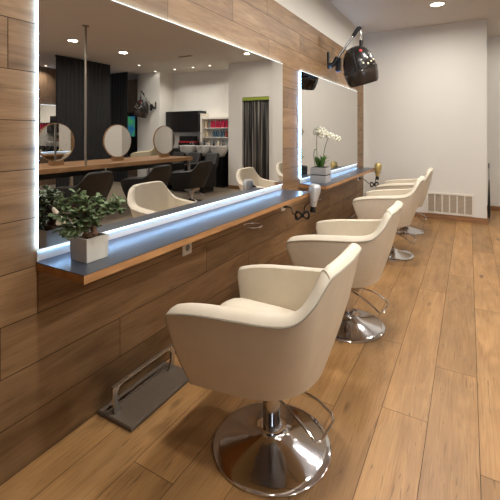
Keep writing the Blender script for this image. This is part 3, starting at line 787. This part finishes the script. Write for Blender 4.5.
MB().lathe([(0,CEIL-TZ-.014),(.055,CEIL-TZ-.014),(.055,CEIL-TZ-.001),(0,CEIL-TZ-.001)],24).build('flange',M['polebrass'],p)
# dark chairs at the island, facing +x
D=(M['black_leather'],M['dark_piping'],M['dark_piping'])
dc=make_chair('dark leather salon chair at the island, reflected behind the succulent',(3.36,3.74,0),*D,-.06,'dark salon chairs at the island')
dc.rotation_euler=(0,0,PI)
for y,l in ((5.05,'dark leather salon chair reflected above the white chair, middle of three'),(6.30,'dark leather salon chair reflected nearest the wash basins')):
    dup(dc,(3.36,y,0),PI,l)
bc=make_chair('raised beige salon chair below the far hood dryer, reflected',(6.02,7.75,0),M['beige_leather'],M['seam'],M['seam'],.22,'beige chair under the far hood dryer')
bc.rotation_euler=(0,0,PI-.3)

# ---------------------------------------------------------- screens, curtain
def pleated(name,label,p0,p1,z1,loc_group=None,n=90,amp=.02,mt='screenblack'):
    a,b_=Vector(p0),Vector(p1); d=(b_-a); nn=Vector((-d.y,d.x,0)).normalized()
    t=thing(name,label,'screen',(a.x,a.y,0),0,'black screens behind the island')
    m=MB(); vs=[];fs=[]; k=int(d.length/.012)
    for i in range(k+1):
        s=i/k; off=amp*abs(((s*d.length/.11)%1)-.5)*2
        q=d*s+nn*off
        for z in (0.0,z1): vs.append((q.x,q.y,z))
    for i in range(k): fs.append((2*i,2*i+2,2*i+3,2*i+1))
    m.add(vs,fs); m.build('panel',M[mt],t,solid=.03)
    m=MB(); q=[Vector((0,0,0)),d]
    m.tube([(0,0,z1-.02),(d.x,d.y,z1-.02)],.02,8); m.build('top_rail',M['black'],t)
    return t
pleated('folding_screen','tall black pleated screen behind the pole, reflected',(6.48,5.33,0),(6.48,6.84,0),CEIL-.03)
pleated('folding_screen','narrower black pleated screen right of the tall one, reflected',(6.95,7.86,0),(7.75,7.86,0),CEIL-.03)
t=thing('curtain','striped grey and black curtain under a lime rail in the doorway','curtain',(DX0,YR+.05,0))
m=MB();vs=[];fs=[];k=120
for i in range(k+1):
    s=i/k; x=.015+s*(DX1-DX0-.03); y=.022*math.sin(s*2*PI*9)+.008*math.sin(s*41)
    for z in (.03,.8,1.6,DZ-.09): vs.append((x,y*(1.0 if z<2 else .6),z))
for i in range(k):
    for j in range(3): fs.append((4*i+j,4*i+4+j,4*i+5+j,4*i+1+j))
m.add(vs,fs); m.build('drape',M['curtain'],t,smooth=True,solid=.003,autosharp=180)
MB().box((.004,-.045,DZ-.085),(DX1-DX0-.004,-.02,DZ-.004)).build('rail',M['green'],t,bevel=.004)

# ------------------------------------------------------------- basin corner
t=thing('wall_cabinet','black wall cabinet above the wash basins, reflected','cabinet',(4.97,YA,1.46))
MB().box((0,-.36,0),(1.21,-.002,.60)).build('body',M['blackgloss'],t,bevel=.004)
for k in range(3): MB().box((.008+.4*k,-.378,.008),(.40+.4*k,-.3605,.592)).build('door',M['blackgloss'],t,bevel=.003)
t=thing('product_shelf','open wall shelf of hair products beside the black cabinet, reflected','shelf',(3.82,YA,1.2))
MB().box((0,-.30,.62),(1.08,-.002,.68)).build('lit_top_board',M['grille'],t)
MB().box((1.08,-.32,-.02),(1.13,-.002,.78)).build('side_panel',M['grille'],t)
for z in (.36,.10): MB().box((0,-.28,z),(1.075,-.002,z+.018)).build('shelf_board',M['grille'],t)
rnd=random.Random(6)
def bottle(x,z,mt,lab,grp,h):
    o=MB().lathe([(0,0),(.034,0),(.036,.01),(.036,h*.72),(.018,h*.80),(.016,h),(0,h)],10).build('bottle',M[mt],None,smooth=True)
    o.location=(x,YA-.20+rnd.uniform(-.03,.02),z); return tag(o,lab,'bottle',grp)
for k in range(10): bottle(3.87+.085*k,1.5785,'pink','crimson hair product bottle in the upper shelf row, reflected','crimson bottles on the upper product shelf',.23)
for k in range(4): bottle(3.88+.085*k,1.3185,'rust','rust red product bottle in the lower shelf row, reflected','rust red bottles on the lower product shelf',.2)
for k in range(5): bottle(4.24+.085*k,1.3185,'bluebottle','slate blue product bottle in the lower shelf row, reflected','slate blue bottles on the lower product shelf',.2)
for k,zz in enumerate((1.5785,1.3185)): bottle(4.82,zz,'creambottle',('cream product bottle at the left end of the upper shelf row, reflected','cream product bottle at the left end of the lower shelf row, reflected')[k],'cream bottles on the product shelf',.2)
t=thing('back_counter','dark counter running behind the wash basins, reflected','counter',(3.82,YA,0))
MB().box((0,-.34,0),(2.37,-.002,.96)).build('body',M['blackgloss'],t)
MB().box((0,-.36,.9605),(2.37,-.002,.985)).build('worktop',M['band'],t)
t=thing('toolbox','red and black case on the counter behind the basins, reflected','case',(5.45,YA-.2,.985))
MB().box((-.32,-.1,0),(.32,.1,.17)).build('case_body',M['black'],t,bevel=.02)
MB().box((-.30,-.108,.17),(.30,.1,.21)).build('case_lid',M['red'],t,bevel=.008)
MB().box((-.26,-.104,.21),(.28,.08,.36)).build('upper_tray',M['black'],t,bevel=.02)
for k in range(5):
    o=MB().lathe([(0,0),(.03,0),(.03,.16),(.013,.19),(.013,.24),(0,.24)],10).build('bottle',M[('black','creambottle','black','creambottle','black')[k]],None,smooth=True)
    o.location=(4.86-.16*k,YA-.25,.985); tag(o,('black pump bottle on the counter beside the red case, reflected','cream pump bottle on the counter left of the middle basin, reflected','black pump bottle on the counter above the middle basin, reflected','cream pump bottle on the counter above the right basin, reflected','black pump bottle on the counter nearest the doorway wall, reflected')[k],'bottle','bottles on the back counter')
def basin(x,label):
    t=thing('wash_basin',label,'basin',(x,8.36,0),0,'wash basins along the back wall')
    m=MB(); out=[(.08,.80),(.16,.84),(.215,.95),(.228,1.06),(.230,1.085),(.218,1.09),(.20,1.06),(.16,.95),(.10,.90),(0,.89)]
    m.lathe([(0,.80)]+out,32,None,sx=1,sy=1.05); m.build('bowl',M['basin'],t,smooth=True)
    MB().tube(catmull([(0,.21,1.07),(0,.20,1.17),(0,.12,1.18),(0,.09,1.14)],4),.012,8).build('tap',M['chrome'],t,smooth=True)
    MB().box((-.10,-.03,.0),(.10,.26,.805)).build('pedestal',M['blackgloss'],t,bevel=.01)
    MB().box((-.07,-.30,1.05),(.07,-.255,1.10)).build('neck_rest',M['basin'],t,bevel=.012,seg=3)
    return t
b0=basin(5.12,'white wash basin farthest from the curtain, reflected'); dup(b0,(4.555,8.36,0),0,'white wash basin in the middle of three, reflected'); dup(b0,(4.085,8.36,0),0,'white wash basin nearest the curtain wall, reflected')
def washchair(x,label):
    t=thing('wash_chair',label,'chair',(x,7.62,0),0,'dark wash chairs before the basins')
    MB().box((-.20,-.38,.30),(.20,.10,.50)).build('seat',M['black_leather'],t,bevel=.05,seg=4)
    a=Tm((0,.12,.40),(-.42,0,0)); MB().box((-.19,-.03,0),(.19,.09,.58),a).build('backrest',M['black_leather'],t,bevel=.04,seg=4)
    for s in (-1,1): MB().box((s*.228-.030,-.36,.12),(s*.228+.030,.16,.68)).build('armrest',M['black_leather'],t,bevel=.025,seg=3)
    MB().box((-.20,-.32,0),(.20,.12,.305)).build('plinth',M['blackgloss'],t,bevel=.01)
    return t
w0=washchair(5.12,'dark wash chair before the basin farthest from the curtain, reflected'); dup(w0,(4.575,7.62,0),0,'dark wash chair before the middle basin, reflected'); dup(w0,(4.03,7.62,0),0,'dark wash chair before the basin nearest the curtain wall, reflected')
t=thing('wall_screen','narrow screen glowing blue and green beside the far pillar, reflected','screen',(8.0,9.2,.87))
MB().box((-.06,-.05,-.2),(.40,-.002,1.25)).build('frame',M['blackgloss'],t,bevel=.005)
MB().box((0,-.056,.45),(.34,-.0505,1.12)).build('display',M['screen'],t)

# ------------------------------------------------------------ world, camera
w=bpy.data.worlds.new('World'); bpy.context.scene.world=w; w.use_nodes=True
bg=w.node_tree.nodes['Background']; bg.inputs[0].default_value=(.80,.88,1,1); bg.inputs[1].default_value=3.8
d=bpy.data.lights.new('window portal','AREA'); d.shape='RECTANGLE'; d.size=WX1-WX0; d.size_y=WZ1-WZ0; d.cycles.is_portal=True
o=bpy.data.objects.new('window_portal',d); C.objects.link(o); o.location=((WX0+WX1)/2,Y0-.11,(WZ0+WZ1)/2); o.rotation_euler=(PI/2,0,0)
cam=bpy.data.cameras.new('camera'); co=bpy.data.objects.new('camera',cam); C.objects.link(co)
co.location=(1.641,0,1.42); co.rotation_euler=(PI/2,0,.5183)
cam.sensor_width=36; cam.lens=383.5/500*36; cam.shift_y=-(250-133.4)/500; cam.clip_start=.05
S=bpy.context.scene; S.camera=co
S.view_settings.view_transform='Standard'; S.view_settings.look='None'; S.view_settings.gamma=1; S.view_settings.exposure=0.0
S.cycles.max_bounces=10; S.cycles.diffuse_bounces=5; S.cycles.glossy_bounces=8; S.cycles.use_denoising=True
S.cycles.sample_clamp_indirect=6; S.cycles.caustics_reflective=False; S.cycles.caustics_refractive=False
